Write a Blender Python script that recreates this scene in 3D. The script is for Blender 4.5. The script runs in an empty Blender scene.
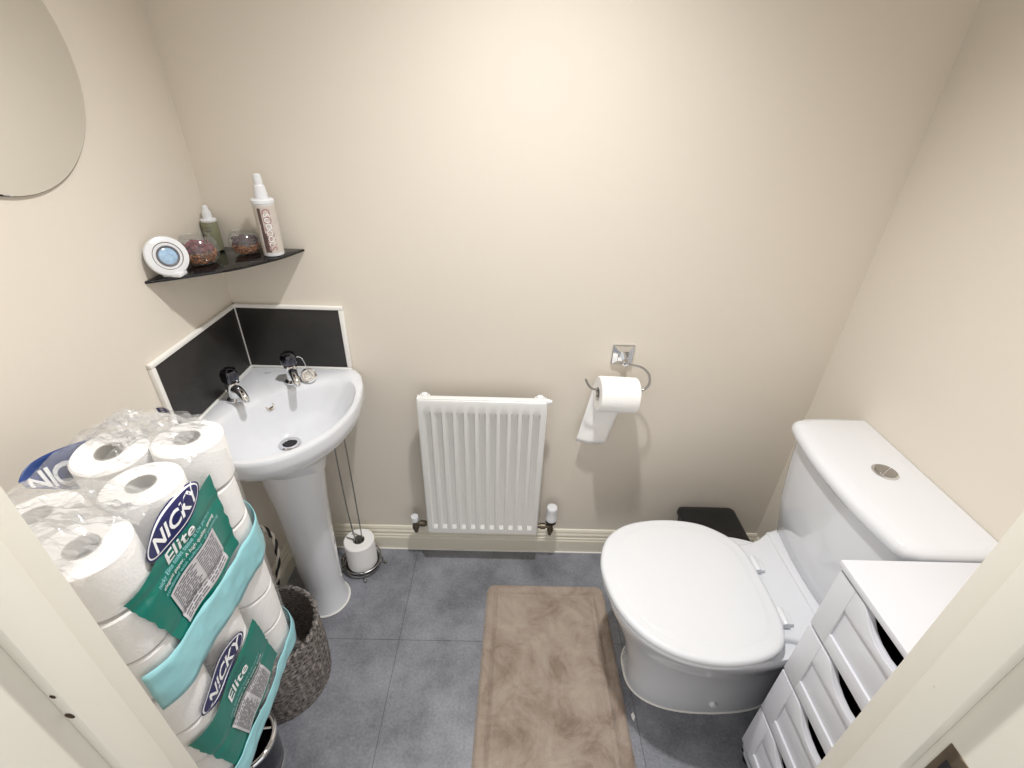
import bpy, bmesh, math, random
from math import pi, sin, cos, sqrt, radians
from mathutils import Vector, Matrix, noise
random.seed(7)
C = bpy.context.scene.collection

# ------------------------------------------------------------------ materials
def srgb(r, g, b):
    f = lambda c: c / 12.92 if c <= .04045 else ((c + .055) / 1.055) ** 2.4
    return (f(r / 255), f(g / 255), f(b / 255), 1)

def mat(name, col, rough=.5, metal=0, spec=.5, coat=0, bump=0, bscale=100, var=0, vscale=8, sheen=0, detail=4):
    m = bpy.data.materials.new(name); m.use_nodes = True
    nt = m.node_tree; b = nt.nodes['Principled BSDF']
    b.inputs['Base Color'].default_value = col
    b.inputs['Roughness'].default_value = rough
    b.inputs['Metallic'].default_value = metal
    b.inputs['Specular IOR Level'].default_value = spec
    b.inputs['Coat Weight'].default_value = coat
    b.inputs['Coat Roughness'].default_value = .05
    if sheen: b.inputs['Sheen Weight'].default_value = sheen
    tc = nt.nodes.new('ShaderNodeTexCoord')
    if bump:
        n = nt.nodes.new('ShaderNodeTexNoise'); n.inputs['Scale'].default_value = bscale; n.inputs['Detail'].default_value = detail
        bp = nt.nodes.new('ShaderNodeBump'); bp.inputs['Strength'].default_value = bump; bp.inputs['Distance'].default_value = .002
        nt.links.new(tc.outputs['Object'], n.inputs['Vector']); nt.links.new(n.outputs['Fac'], bp.inputs['Height'])
        nt.links.new(bp.outputs['Normal'], b.inputs['Normal'])
    if var:
        n = nt.nodes.new('ShaderNodeTexNoise'); n.inputs['Scale'].default_value = vscale; n.inputs['Detail'].default_value = 6
        mx = nt.nodes.new('ShaderNodeMix'); mx.data_type = 'RGBA'
        mx.inputs[6].default_value = tuple(c * (1 - var) for c in col[:3]) + (1,)
        mx.inputs[7].default_value = tuple(min(1, c * (1 + var)) for c in col[:3]) + (1,)
        nt.links.new(tc.outputs['Object'], n.inputs['Vector']); nt.links.new(n.outputs['Fac'], mx.inputs[0])
        nt.links.new(mx.outputs[2], b.inputs['Base Color'])
    return m

M = {}
M['wall'] = mat('wall_paint', srgb(227, 219, 207), .75, bump=.12, bscale=220, var=.02, vscale=3)
M['ceil'] = mat('ceiling_paint', srgb(238, 236, 230), .8)
M['gloss'] = mat('gloss_woodwork', srgb(219, 215, 204), .32, bump=.12, bscale=35)
M['skirt'] = mat('skirting_paint', srgb(232, 226, 210), .4)
M['ceramic'] = mat('ceramic', srgb(226, 228, 233), .12, coat=.5)
M['plasticw'] = mat('white_plastic', srgb(228, 230, 234), .22)
M['rad'] = mat('radiator_enamel', srgb(232, 232, 230), .3)
M['chrome'] = mat('chrome', (.75, .76, .78, 1), .08, metal=1)
M['steel'] = mat('brushed_wire', (.42, .41, .40, 1), .25, metal=1)
M['brass'] = mat('aged_brass', (.17, .145, .11, 1), .35, metal=1)
M['black'] = mat('black_plastic', (.008, .008, .009, 1), .4)
M['blackglass'] = mat('black_glass', (.006, .006, .007, 1), .12)
M['dark'] = mat('dark_hole', (.012, .012, .014, 1), .7)
M['tile'] = mat('slate_tile', (.024, .022, .021, 1), .55, bump=.25, bscale=60, var=.35, vscale=14)
M['sealant'] = mat('white_trim', srgb(240, 238, 234), .35)
M['paper'] = mat('tissue_paper', srgb(250, 249, 248), .9, spec=.1, bump=.5, bscale=260)
M['card'] = mat('cardboard_core', srgb(160, 156, 150), .9, bump=.2, bscale=200)
M['cabinet'] = mat('cabinet_white', srgb(222, 223, 230), .38)
M['teal'] = mat('teal_print', srgb(2, 118, 104), .3, coat=.6, bump=.35, bscale=28, var=.12, vscale=20)
M['aqua'] = mat('aqua_print', srgb(150, 208, 216), .32, coat=.6, bump=.5, bscale=35, var=.10, vscale=22)
M['navy'] = mat('navy_print', srgb(22, 28, 88), .3, coat=.5)
M['blue'] = mat('blue_print', srgb(20, 58, 122), .3, coat=.6, bump=.4, bscale=40)
M['white_ink'] = mat('white_ink', srgb(245, 246, 248), .35, coat=.4)
M['silver_ink'] = mat('silver_label', srgb(206, 204, 208), .4, coat=.4)
M['grey_ink'] = mat('grey_ink', srgb(105, 104, 110), .5)
M['wick_w'] = mat('rope_white', srgb(205, 200, 190), .8)
M['strike'] = mat('strike_bronze', srgb(120, 106, 90), .38, metal=.7, var=.3, vscale=60)
M['chalk'] = mat('floor_scratch', srgb(190, 190, 195), .8)
M['scuff'] = mat('dark_scuff', srgb(60, 38, 22), .8)
M['petal'] = mat('dried_petals', srgb(118, 38, 58), .65, var=.5, vscale=60)
M['petal2'] = mat('dark_petals', srgb(70, 34, 46), .65, var=.5, vscale=60)
M['husk'] = mat('brown_husks', srgb(176, 112, 66), .7, var=.45, vscale=80)
M['green'] = mat('sage_bottle', srgb(132, 132, 106), .35, var=.08, vscale=50)
M['beige'] = mat('beige_print', srgb(204, 196, 188), .35, var=.1, vscale=70)
M['brownp'] = mat('brown_print', srgb(95, 76, 72), .4)
M['pink'] = mat('pink_print', srgb(176, 140, 140), .4)
M['bowl_liner'] = mat('dark_chrome', (.10, .10, .12, 1), .12, metal=1)

def add_emission(name, col, st):
    m = bpy.data.materials.new(name); m.use_nodes = True
    b = m.node_tree.nodes['Principled BSDF']
    b.inputs['Emission Color'].default_value = col; b.inputs['Emission Strength'].default_value = st
    return m
M['lamp'] = add_emission('lamp_lens', (1, .93, .82, 1), 6)

def film_mat(name, white, gloss, bump, bscale, tint=(1, 1, 1, 1)):
    m = bpy.data.materials.new(name); m.use_nodes = True; nt = m.node_tree
    nt.nodes.remove(nt.nodes['Principled BSDF']); out = nt.nodes['Material Output']
    tr = nt.nodes.new('ShaderNodeBsdfTransparent'); tr.inputs['Color'].default_value = tint
    gl = nt.nodes.new('ShaderNodeBsdfGlossy'); gl.inputs['Roughness'].default_value = .13
    df = nt.nodes.new('ShaderNodeBsdfDiffuse'); df.inputs['Color'].default_value = (.9, .9, .9, 1)
    lw = nt.nodes.new('ShaderNodeLayerWeight'); lw.inputs['Blend'].default_value = .5
    pw = nt.nodes.new('ShaderNodeMath'); pw.operation = 'POWER'; pw.inputs[1].default_value = 4
    fr = nt.nodes.new('ShaderNodeMath'); fr.operation = 'MULTIPLY_ADD'; fr.inputs[1].default_value = gloss[1]; fr.inputs[2].default_value = gloss[0]
    nt.links.new(lw.outputs['Facing'], pw.inputs[0]); nt.links.new(pw.outputs[0], fr.inputs[0])
    m1 = nt.nodes.new('ShaderNodeMixShader'); m1.inputs[0].default_value = white
    m2 = nt.nodes.new('ShaderNodeMixShader')
    nt.links.new(tr.outputs[0], m1.inputs[1]); nt.links.new(df.outputs[0], m1.inputs[2])
    nt.links.new(fr.outputs[0], m2.inputs[0]); nt.links.new(m1.outputs[0], m2.inputs[1]); nt.links.new(gl.outputs[0], m2.inputs[2])
    nt.links.new(m2.outputs[0], out.inputs[0])
    if bump:
        tc = nt.nodes.new('ShaderNodeTexCoord'); n = nt.nodes.new('ShaderNodeTexNoise')
        n.inputs['Scale'].default_value = bscale; n.inputs['Detail'].default_value = 5; n.inputs['Distortion'].default_value = 1.5
        bp = nt.nodes.new('ShaderNodeBump'); bp.inputs['Strength'].default_value = bump; bp.inputs['Distance'].default_value = .004
        nt.links.new(tc.outputs['Object'], n.inputs['Vector']); nt.links.new(n.outputs['Fac'], bp.inputs['Height'])
        for s in (gl, df, lw): nt.links.new(bp.outputs['Normal'], s.inputs['Normal'])
    return m
M['film'] = film_mat('clear_film', .08, (.05, .25), .8, 24)
M['film2'] = film_mat('loose_film', .16, (.07, .25), .8, 24)
M['glass'] = film_mat('bowl_glass', .04, (.04, .35), 0, 1, (.97, .98, .98, 1))

def mirror_mat():
    m = mat('mirror_silver', (.86, .87, .84, 1), .02, metal=1); return m
M['mirror'] = mirror_mat()

def pearl():
    m = mat('pearl_inlay', srgb(165, 195, 225), .15, coat=.8, var=.35, vscale=120); return m
M['pearl'] = pearl()

def floor_mat():
    m = bpy.data.materials.new('slate_effect_floor'); m.use_nodes = True; nt = m.node_tree; b = nt.nodes['Principled BSDF']
    tc = nt.nodes.new('ShaderNodeTexCoord')
    n1 = nt.nodes.new('ShaderNodeTexNoise'); n1.inputs['Scale'].default_value = 5; n1.inputs['Detail'].default_value = 8; n1.inputs['Roughness'].default_value = .65
    n2 = nt.nodes.new('ShaderNodeTexNoise'); n2.inputs['Scale'].default_value = 130; n2.inputs['Detail'].default_value = 3
    ad = nt.nodes.new('ShaderNodeMath'); ad.operation = 'MULTIPLY_ADD'; ad.inputs[1].default_value = .35
    cr = nt.nodes.new('ShaderNodeValToRGB')
    cr.color_ramp.elements[0].position = .48; cr.color_ramp.elements[0].color = srgb(98, 100, 107)
    cr.color_ramp.elements[1].position = .86; cr.color_ramp.elements[1].color = srgb(150, 152, 160)
    nt.links.new(tc.outputs['Object'], n1.inputs['Vector']); nt.links.new(tc.outputs['Object'], n2.inputs['Vector'])
    nt.links.new(n2.outputs['Fac'], ad.inputs[0]); nt.links.new(n1.outputs['Fac'], ad.inputs[2]); nt.links.new(ad.outputs[0], cr.inputs[0])
    mp = nt.nodes.new('ShaderNodeMapping'); mp.inputs['Location'].default_value = (-.47 + 1.48, .3885 + .61, 0)
    br = nt.nodes.new('ShaderNodeTexBrick'); br.offset = 0; br.inputs['Scale'].default_value = 1
    br.inputs['Brick Width'].default_value = .74; br.inputs['Row Height'].default_value = .61
    br.inputs['Mortar Size'].default_value = .0012; br.inputs['Mortar Smooth'].default_value = .3
    br.inputs['Color1'].default_value = br.inputs['Color2'].default_value = (1, 1, 1, 1); br.inputs['Mortar'].default_value = (.45, .45, .47, 1)
    mx = nt.nodes.new('ShaderNodeMix'); mx.data_type = 'RGBA'; mx.blend_type = 'MULTIPLY'; mx.inputs[0].default_value = 1
    nt.links.new(tc.outputs['Object'], mp.inputs['Vector']); nt.links.new(mp.outputs[0], br.inputs['Vector'])
    nt.links.new(cr.outputs[0], mx.inputs[6]); nt.links.new(br.outputs['Color'], mx.inputs[7]); nt.links.new(mx.outputs[2], b.inputs['Base Color'])
    bp = nt.nodes.new('ShaderNodeBump'); bp.inputs['Strength'].default_value = .25; bp.inputs['Distance'].default_value = .002
    nt.links.new(ad.outputs[0], bp.inputs['Height']); nt.links.new(bp.outputs[0], b.inputs['Normal'])
    b.inputs['Roughness'].default_value = .42
    return m
M['floor'] = floor_mat()

def rug_mat():
    m = bpy.data.materials.new('taupe_pile'); m.use_nodes = True; nt = m.node_tree; b = nt.nodes['Principled BSDF']
    tc = nt.nodes.new('ShaderNodeTexCoord')
    n1 = nt.nodes.new('ShaderNodeTexNoise'); n1.inputs['Scale'].default_value = 9; n1.inputs['Detail'].default_value = 9; n1.inputs['Roughness'].default_value = .7; n1.inputs['Distortion'].default_value = .6
    cr = nt.nodes.new('ShaderNodeValToRGB')
    e = cr.color_ramp.elements
    e[0].position = .33; e[0].color = srgb(138, 121, 108); e[1].position = .62; e[1].color = srgb(180, 166, 153)
    k = e.new(.47); k.color = srgb(166, 150, 137)
    n2 = nt.nodes.new('ShaderNodeTexNoise'); n2.inputs['Scale'].default_value = 600; n2.inputs['Detail'].default_value = 2
    mx = nt.nodes.new('ShaderNodeMix'); mx.data_type = 'RGBA'; mx.blend_type = 'OVERLAY'; mx.inputs[0].default_value = .3
    for n in (n1, n2): nt.links.new(tc.outputs['Object'], n.inputs['Vector'])
    nt.links.new(n1.outputs['Fac'], cr.inputs[0]); nt.links.new(cr.outputs[0], mx.inputs[6]); nt.links.new(n2.outputs['Fac'], mx.inputs[7])
    nt.links.new(mx.outputs[2], b.inputs['Base Color'])
    bp = nt.nodes.new('ShaderNodeBump'); bp.inputs['Strength'].default_value = .6; bp.inputs['Distance'].default_value = .003
    nt.links.new(n2.outputs['Fac'], bp.inputs['Height']); nt.links.new(bp.outputs[0], b.inputs['Normal'])
    b.inputs['Roughness'].default_value = .95; b.inputs['Specular IOR Level'].default_value = .1; b.inputs['Sheen Weight'].default_value = .3
    return m
M['rug'] = rug_mat()

def wicker_mat():
    m = bpy.data.materials.new('woven_wicker'); m.use_nodes = True; nt = m.node_tree; b = nt.nodes['Principled BSDF']
    uv = nt.nodes.new('ShaderNodeUVMap')
    n = nt.nodes.new('ShaderNodeTexNoise'); n.inputs['Scale'].default_value = 1; n.inputs['Detail'].default_value = 4
    mp = nt.nodes.new('ShaderNodeMapping'); mp.inputs['Scale'].default_value = (70, 230, 1)
    cr = nt.nodes.new('ShaderNodeValToRGB'); e = cr.color_ramp.elements
    e[0].position = .35; e[0].color = srgb(44, 41, 41); e[1].position = .68; e[1].color = srgb(168, 160, 155)
    nt.links.new(uv.outputs[0], mp.inputs[0]); nt.links.new(mp.outputs[0], n.inputs['Vector']); nt.links.new(n.outputs['Fac'], cr.inputs[0])
    nt.links.new(cr.outputs[0], b.inputs['Base Color'])
    bp = nt.nodes.new('ShaderNodeBump'); bp.inputs['Strength'].default_value = .8; bp.inputs['Distance'].default_value = .004
    nt.links.new(n.outputs['Fac'], bp.inputs['Height']); nt.links.new(bp.outputs[0], b.inputs['Normal'])
    b.inputs['Roughness'].default_value = .6
    return m
M['wicker'] = wicker_mat()

# ------------------------------------------------------------------ mesh helpers
def obj(name, verts, faces, m, parent=None, smooth=35, kind=None, uvs=None):
    me = bpy.data.meshes.new(name)
    me.from_pydata([tuple(v) for v in verts], [], faces)
    me.validate()
    if isinstance(m, (list, tuple)):
        for q in m: me.materials.append(q)
    else: me.materials.append(m)
    bm = bmesh.new(); bm.from_mesh(me); bmesh.ops.recalc_face_normals(bm, faces=bm.faces); bm.to_mesh(me); bm.free()
    if smooth:
        for p in me.polygons: p.use_smooth = True
        me.set_sharp_from_angle(angle=radians(smooth))
    o = bpy.data.objects.new(name, me); C.objects.link(o)
    if parent: o.parent = parent; o.matrix_parent_inverse = Matrix.Translation(-parent.location)
    if kind: o['kind'] = kind
    return o

class MB:
    def __init__(s): s.v = []; s.f = []
    def add(s, v, f):
        n = len(s.v); s.v += [Vector(p) for p in v]; s.f += [tuple(i + n for i in q) for q in f]; return s
    def box(s, x0, y0, z0, x1, y1, z1, bev=0, seg=2):
        bm = bmesh.new(); bmesh.ops.create_cube(bm, size=1)
        for v in bm.verts: v.co = Vector(((x0 + x1) / 2 + v.co.x * (x1 - x0), (y0 + y1) / 2 + v.co.y * (y1 - y0), (z0 + z1) / 2 + v.co.z * (z1 - z0)))
        if bev: bmesh.ops.bevel(bm, geom=bm.edges[:], offset=bev, segments=seg, profile=.5, affect='EDGES')
        return s.bm(bm)
    def bm(s, bm):
        bm.verts.index_update(); s.add([v.co.copy() for v in bm.verts], [[v.index for v in f.verts] for f in bm.faces]); bm.free(); return s
    def prism(s, pts, z0, z1, bev=0, seg=3, fn=None):
        bm = bmesh.new()
        vs = [bm.verts.new((p[0], p[1], z0)) for p in pts]; f = bm.faces.new(vs)
        r = bmesh.ops.extrude_face_region(bm, geom=[f])
        top = [g for g in r['geom'] if isinstance(g, bmesh.types.BMVert)]
        for v in top: v.co.z = z1
        bmesh.ops.recalc_face_normals(bm, faces=bm.faces[:])
        if bev:
            ed = [e for e in bm.edges if abs(e.verts[0].co.z - e.verts[1].co.z) < 1e-6]
            bmesh.ops.bevel(bm, geom=ed, offset=bev, segments=seg, profile=.5, affect='EDGES')
        if fn:
            for v in bm.verts: v.co = Vector(fn(v.co))
        return s.bm(bm)
    def rings(s, rings, cap0=True, cap1=True, closed=True):
        n = len(rings[0]); v = [p for r in rings for p in r]; f = []
        for i in range(len(rings) - 1):
            for j in range(n if closed else n - 1):
                k = (j + 1) % n
                f.append((i * n + j, i * n + k, (i + 1) * n + k, (i + 1) * n + j))
        if cap0: f.append(tuple(range(n - 1, -1, -1)))
        if cap1: f.append(tuple((len(rings) - 1) * n + j for j in range(n)))
        return s.add(v, f)
    def lathe(s, prof, c=(0, 0, 0), ax=(0, 0, 1), n=40, cap0=True, cap1=True):
        q = Vector((0, 0, 1)).rotation_difference(Vector(ax).normalized()); c = Vector(c)
        return s.rings([[c + q @ Vector((r * cos(2 * pi * j / n), r * sin(2 * pi * j / n), z)) for j in range(n)] for r, z in prof], cap0, cap1)
    def tube(s, path, r, n=10, closed=False, cap=True):
        P = [Vector(p) for p in path]; m = len(P); R = []
        T = []
        for i in range(m):
            a = P[(i - 1) % m] if (closed or i) else P[0]; b = P[(i + 1) % m] if (closed or i < m - 1) else P[-1]
            T.append((b - a).normalized())
        up = Vector((0, 0, 1)) if abs(T[0].z) < .9 else Vector((1, 0, 0))
        u = T[0].cross(up).normalized()
        for i in range(m):
            if i: u = (T[i - 1].rotation_difference(T[i]) @ u)
            u = (u - T[i] * u.dot(T[i])).normalized(); w = T[i].cross(u)
            rr = r[i] if isinstance(r, (list, tuple)) else r
            R.append([P[i] + u * rr * cos(2 * pi * k / n) + w * rr * sin(2 * pi * k / n) for k in range(n)])
        if closed: R.append(R[0])
        return s.rings(R, cap and not closed, cap and not closed)
    def build(s, name, m, parent=None, smooth=35, kind=None): return obj(name, s.v, s.f, m, parent, smooth, kind)

def spline(pts, n=8, closed=False):
    P = [Vector(p) for p in pts]; m = len(P); out = []
    for i in range(m if closed else m - 1):
        g = lambda k: P[k % m] if closed else P[max(0, min(m - 1, k))]
        a, b, c, d = g(i - 1), g(i), g(i + 1), g(i + 2)
        for t in range(n):
            t /= n
            out.append(.5 * (2 * b + (c - a) * t + (2 * a - 5 * b + 4 * c - d) * t * t + (3 * b - a - 3 * c + d) * t ** 3))
    if not closed: out.append(P[-1])
    return out

def thing(name, label, cat, loc=(0, 0, 0), group=None):
    o = bpy.data.objects.new(name, None); o.empty_display_size = .05; C.objects.link(o); o.location = loc
    o['label'] = label; o['category'] = cat
    if group: o['group'] = group
    return o
def tag(o, label, cat, group=None, kind=None):
    o['label'] = label; o['category'] = cat
    if group: o['group'] = group
    if kind: o['kind'] = kind
    return o
def struct(o): o['kind'] = 'structure'; return o

def text_geo(body, size, shear=0, bold=0, align='CENTER', width=1):
    c = bpy.data.curves.new('t', 'FONT'); c.body = body; c.size = size; c.shear = shear; c.offset = bold
    c.align_x = align; c.align_y = 'CENTER'; c.resolution_u = 3
    o = bpy.data.objects.new('t', c); C.objects.link(o)
    bpy.context.view_layer.update()
    me = bpy.data.meshes.new_from_object(o)
    v = [(p.co.x * width, p.co.y) for p in me.vertices]; f = [tuple(p.vertices) for p in me.polygons]
    bpy.data.objects.remove(o); bpy.data.curves.remove(c); bpy.data.meshes.remove(me)
    return v, f

W = 1.80; YF = -1.018; H = 2.40
JL, JR = .400, 1.231

# ------------------------------------------------------------------ room
struct(MB().box(-.12, -2.2, -.1, W + .12, .12, 0).build('floor', M['floor'], smooth=0))
struct(MB().box(-.12, YF - .13, H, W + .12, .12, H + .1).build('ceiling', M['ceil'], smooth=0))
struct(MB().box(-.12, 0, 0, W + .12, .12, H).build('wall_back', M['wall'], smooth=0))
struct(MB().box(-.12, YF - .12, 0, 0, 0, H).build('wall_left', M['wall'], smooth=0))
struct(MB().box(W, YF - .12, 0, W + .12, 0, H).build('wall_right', M['wall'], smooth=0))
fw = MB(); fw.box(0, YF - .12, 0, JL - .03, YF, H); fw.box(JR + .03, YF - .12, 0, W, YF, H); fw.box(JL - .03, YF - .12, 2.03, JR + .03, YF, H)
struct(fw.build('wall_front', M['wall'], smooth=0))

# door lining, stops, strike plate
dl = MB()
dl.box(JL - .03, YF - .135, 0, JL, YF, 2.03, .0015)
dl.box(JR, YF - .135, 0, JR + .03, YF, 2.03, .0015)
dl.box(JL - .03, YF - .135, 2.0, JR + .03, YF, 2.03, .0015)
door = struct(dl.build('door_1', M['gloss']))
st = MB()
st.box(JL, -1.0835, 0, JL + .013, -1.0475, 2.0, .002)
st.box(JR - .013, -1.0835, 0, JR, -1.0475, 2.0, .002)
st.box(JL, -1.0835, 1.987, JR, -1.0475, 2.0, .002)
st.build('door_stop', M['gloss'], door)
sk = MB(); sk.box(JR - .0012, -1.1165, .955, JR + .002, -1.0905, 1.04, .0006)
sp = sk.build('strike_plate', M['strike'], door)
MB().box(JR - .0017, -1.111, .972, JR, -1.097, 1.022).build('latch_hole', M['dark'], sp, smooth=0)
dn = MB()
for z, r in ((1.080, .0028), (1.046, .0045)):
    dn.lathe([(.0001, 0), (r, .0002), (r * .6, .0006), (.0001, .0008)], (JL + .0065, -1.0837, z), (0, -1, 0), 12)
dn.build('screw_mark', M['scuff'], door)
ch = MB()
for y, z in ((-1.060, 1.03), (-1.071, .965)):
    ch.lathe([(.0001, 0), (.0013, .0001), (.0001, .0004)], (JR - .0131, y, z + .05), (-1, 0, 0), 8)
ch.lathe([(.0001, 0), (.0013, .0001), (.0001, .0004)], (JL + .0131, -1.066, 1.03), (1, 0, 0), 8)
ch.build('paint_blob', M['gloss'], door)
# architraves on the hall side
ar = MB(); ar.box(JL - .10, YF - .15, 0, JL - .008, YF - .12, 2.03, .004); ar.box(JR + .008, YF - .15, 0, JR + .10, YF - .12, 2.03, .004); ar.box(JL - .1, YF - .15, 2.03, JR + .1, YF - .12, 2.12, .004)
struct(ar.build('trim_1', M['gloss']))

# skirting boards: moulded profile
prof = [(0, 0), (.018, 0), (.018, .062), (.015, .068), (.0155, .074), (.012, .079), (.0125, .090), (.0085, .098), (.0085, .104), (.005, .112), (0, .114)]
def skirting(name, a, b, nrm):
    a = Vector(a); b = Vector(b); n = Vector(nrm)
    r = [[p + n * d + Vector((0, 0, z)) for d, z in prof] for p in (a, b)]
    struct(MB().rings(r).build(name, M['skirt'], smooth=20))
skirting('baseboard_back', (0, 0, 0), (W, 0, 0), (0, -1, 0))
skirting('baseboard_left', (0, -.018, 0), (0, YF, 0), (1, 0, 0))
skirting('baseboard_right', (W, -.018, 0), (W, YF, 0), (-1, 0, 0))
struct(MB().box(.018, -.0225, 0, W - .018, -.018, .005, .001).build('trim_2', M['sealant']))

# ------------------------------------------------------------------ ceiling light
cl = thing('ceiling_light', 'round recessed white ceiling downlight above the room centre', 'light', (.86, -.50, H))
MB().lathe([(.04, 0), (.055, -.001), (.058, -.004), (.056, -.008), (.042, -.010), (.04, 0)], (.86, -.50, H), n=40, cap0=False, cap1=False).build('trim_ring', M['plasticw'], cl)
MB().lathe([(.0001, -.003), (.041, -.003), (.041, -.001), (.0001, -.001)], (.86, -.50, H), n=40).build('lens', M['lamp'], cl)

# ------------------------------------------------------------------ splashback
sb = thing('splashback', 'charcoal tile splashback with white edging in the corner above the basin', 'splashback', (0, 0, .815))
z0, z1 = .8175, 1.018
MB().box(.009, -.008, z0, .308, 0, z1 - .012, .0008).build('tile', M['tile'], sb)
MB().box(0, -.366, z0, .008, -.009, z1 - .012, .0008).build('tile', M['tile'], sb)
tr = MB(); tr.box(.0, -.0115, z1 - .012, .3214, 0, z1, .003); tr.box(.308, -.0115, z0, .3214, 0, z1 - .0122, .002)
tr.build('edge_trim', M['sealant'], sb)
tr = MB(); tr.box(0, -.379, z1 - .012, .0115, 0, z1, .003); tr.box(0, -.379, z0, .0115, -.366, z1 - .0122, .002)
tr.build('edge_trim', M['sealant'], sb)
MB().box(.006, -.0105, z0, .0105, -.006, z1, .001).build('corner_bead', M['sealant'], sb)

# ------------------------------------------------------------------ corner basin
def poly_at(poly, c, ang):
    d = Vector((cos(ang), sin(ang))); best = 0
    for i in range(len(poly)):
        a = Vector(poly[i]) - c; b = Vector(poly[(i + 1) % len(poly)]) - c; e = b - a
        den = d.x * e.y - d.y * e.x
        if abs(den) < 1e-12: continue
        t = (a.x * e.y - a.y * e.x) / den; u = (a.x * d.y - a.y * d.x) / den
        if t > 0 and -1e-6 <= u <= 1 + 1e-6: best = max(best, t)
    return c + d * best
bc = Vector((.19, -.215)); NB = 120
arc = spline([(.3214, 0, 0), (.352, -.028, 0), (.380, -.088, 0), (.394, -.16, 0), (.396, -.235, 0), (.376, -.32, 0), (.342, -.384, 0), (.300, -.430, 0), (.25, -.462, 0), (.19, -.474, 0), (.12, -.458, 0), (.05, -.418, 0), (.0, -.372, 0)], 6)
arc = [Vector((bc.x + (p.x - bc.x) * (.982 if p.y < -.05 else 1), bc.y + (p.y - bc.y) * (.985 if p.x > .05 else 1), 0)) if p.y < -.02 else p for p in arc]
outer = [(0.0005, -.0005)] + [(max(p.x, .0005), min(p.y, -.0005)) for p in arc]
inn = spline([(.092, -.222, 0), (.128, -.172, 0), (.168, -.133, 0), (.215, -.108, 0), (.275, -.082, 0), (.330, -.088, 0), (.362, -.125, 0), (.376, -.185, 0), (.377, -.245, 0), (.360, -.310, 0), (.328, -.368, 0), (.285, -.414, 0), (.235, -.442, 0), (.18, -.450, 0), (.12, -.432, 0), (.078, -.385, 0), (.062, -.325, 0), (.070, -.262, 0)], 5, True)
inner = [(p.x, p.y) for p in inn]
AN = [2 * pi * k / NB for k in range(NB)]
cor = math.atan2(.2145, -.1895)
AN = sorted(AN + [cor % (2 * pi)]); NB = len(AN)
RO = [poly_at(outer, bc, a) for a in AN]; RI = [poly_at(inner, bc, a) for a in AN]
pc = Vector((.185, -.225))
def ring(pts, z): return [Vector((p.x, p.y, z)) for p in pts]
def mixr(A, B, t): return [a.lerp(b, t) for a, b in zip(A, B)]
circ = lambda r, c=pc: [c + Vector((cos(a), sin(a))) * r for a in AN]
dr = Vector((.188, -.225))
cd = lambda r: [dr + Vector((cos(a), sin(a))) * r for a in AN]
mid = mixr(RO, RI, .30)
# clamp scaled rings to stay in the room
def cl0(R): return [Vector((max(p.x, .0005), min(p.y, -.0005))) for p in R]
rs = [ring(circ(.088), .60), ring(cl0(mixr(circ(.095), RO, .08)), .650), ring(cl0(mixr(circ(.10), RO, .30)), .690), ring(cl0(mixr(circ(.10), RO, .64)), .722), ring(cl0(mixr(circ(.1), RO, .88)), .748), ring(cl0(mixr(circ(.1), RO, .985)), .772), ring(RO, .785), ring(RO, .803), ring(mixr(RO, RI, .06), .811), ring(mixr(RO, RI, .2), .8145),
      ring(mixr(RI, RO, .10), .8135), ring(RI, .808), ring(mixr(RI, cd(.02), .06), .793), ring(mixr(RI, cd(.02), .14), .768), ring(mixr(RI, cd(.02), .27), .733), ring(mixr(RI, cd(.02), .45), .705), ring(mixr(RI, cd(.02), .68), .690), ring(cd(.03), .682), ring(cd(.02), .680)]
basin = thing('corner_basin', 'white ceramic corner basin on a full pedestal', 'basin', (.185, -.24, 0))
MB().rings(rs).build('bowl', M['ceramic'], basin, smooth=50)
MB().lathe([(.076, 0), (.076, .004), (.066, .02), (.064, .12), (.068, .30), (.076, .48), (.086, .60), (.088, .64)], (.185, -.24, 0), n=64).build('pedestal', M['ceramic'], basin)
MB().lathe([(.078, 0), (.079, .003), (.0765, .006), (.070, .007)], (.185, -.24, 0), n=64).build('sealant_bead', M['sealant'], basin)
MB().lathe([(.012, -.003), (.020, -.001), (.028, .001), (.030, .003), (.027, .005), (.020, .004), (.0175, 0), (.017, -.004)], (dr.x, dr.y, .682), n=40, cap0=False, cap1=False).build('waste_ring', M['chrome'], basin)
MB().lathe([(.0001, .001), (.0175, .001), (.0175, -.006), (.0001, -.006)], (dr.x, dr.y, .6825), n=30).build('waste_hole', M['dark'], basin)
ov = Vector((.1305, -.176, .778)); on = Vector((.72, -.66, .45))
MB().lathe([(.009, 0), (.013, .0015), (.0125, .0035), (.0085, .003), (.008, 0)], ov, on, 24, False, False).build('overflow_ring', M['chrome'], basin)
MB().lathe([(.0001, .0), (.0088, .0), (.0088, .0012), (.0001, .0012)], ov, on, 24).build('overflow_hole', M['brass'], basin)
mk = MB(); v, f = text_geo('Roca', .011, .3)
mk.add([(.078 + (a + b * -.0) * .8, -.052 + a * .25 + b, .8150) for a, b in v], f)
mk.build('maker_mark', M['grey_ink'], basin, smooth=0)
# sealant between basin and tiles
MB().box(.008, -.013, .811, .3214, -.007, .8168, .002).build('sealant_bead', M['sealant'], basin)
MB().box(.007, -.379, .811, .013, -.008, .8168, .002).build('sealant_bead', M['sealant'], basin)

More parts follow.
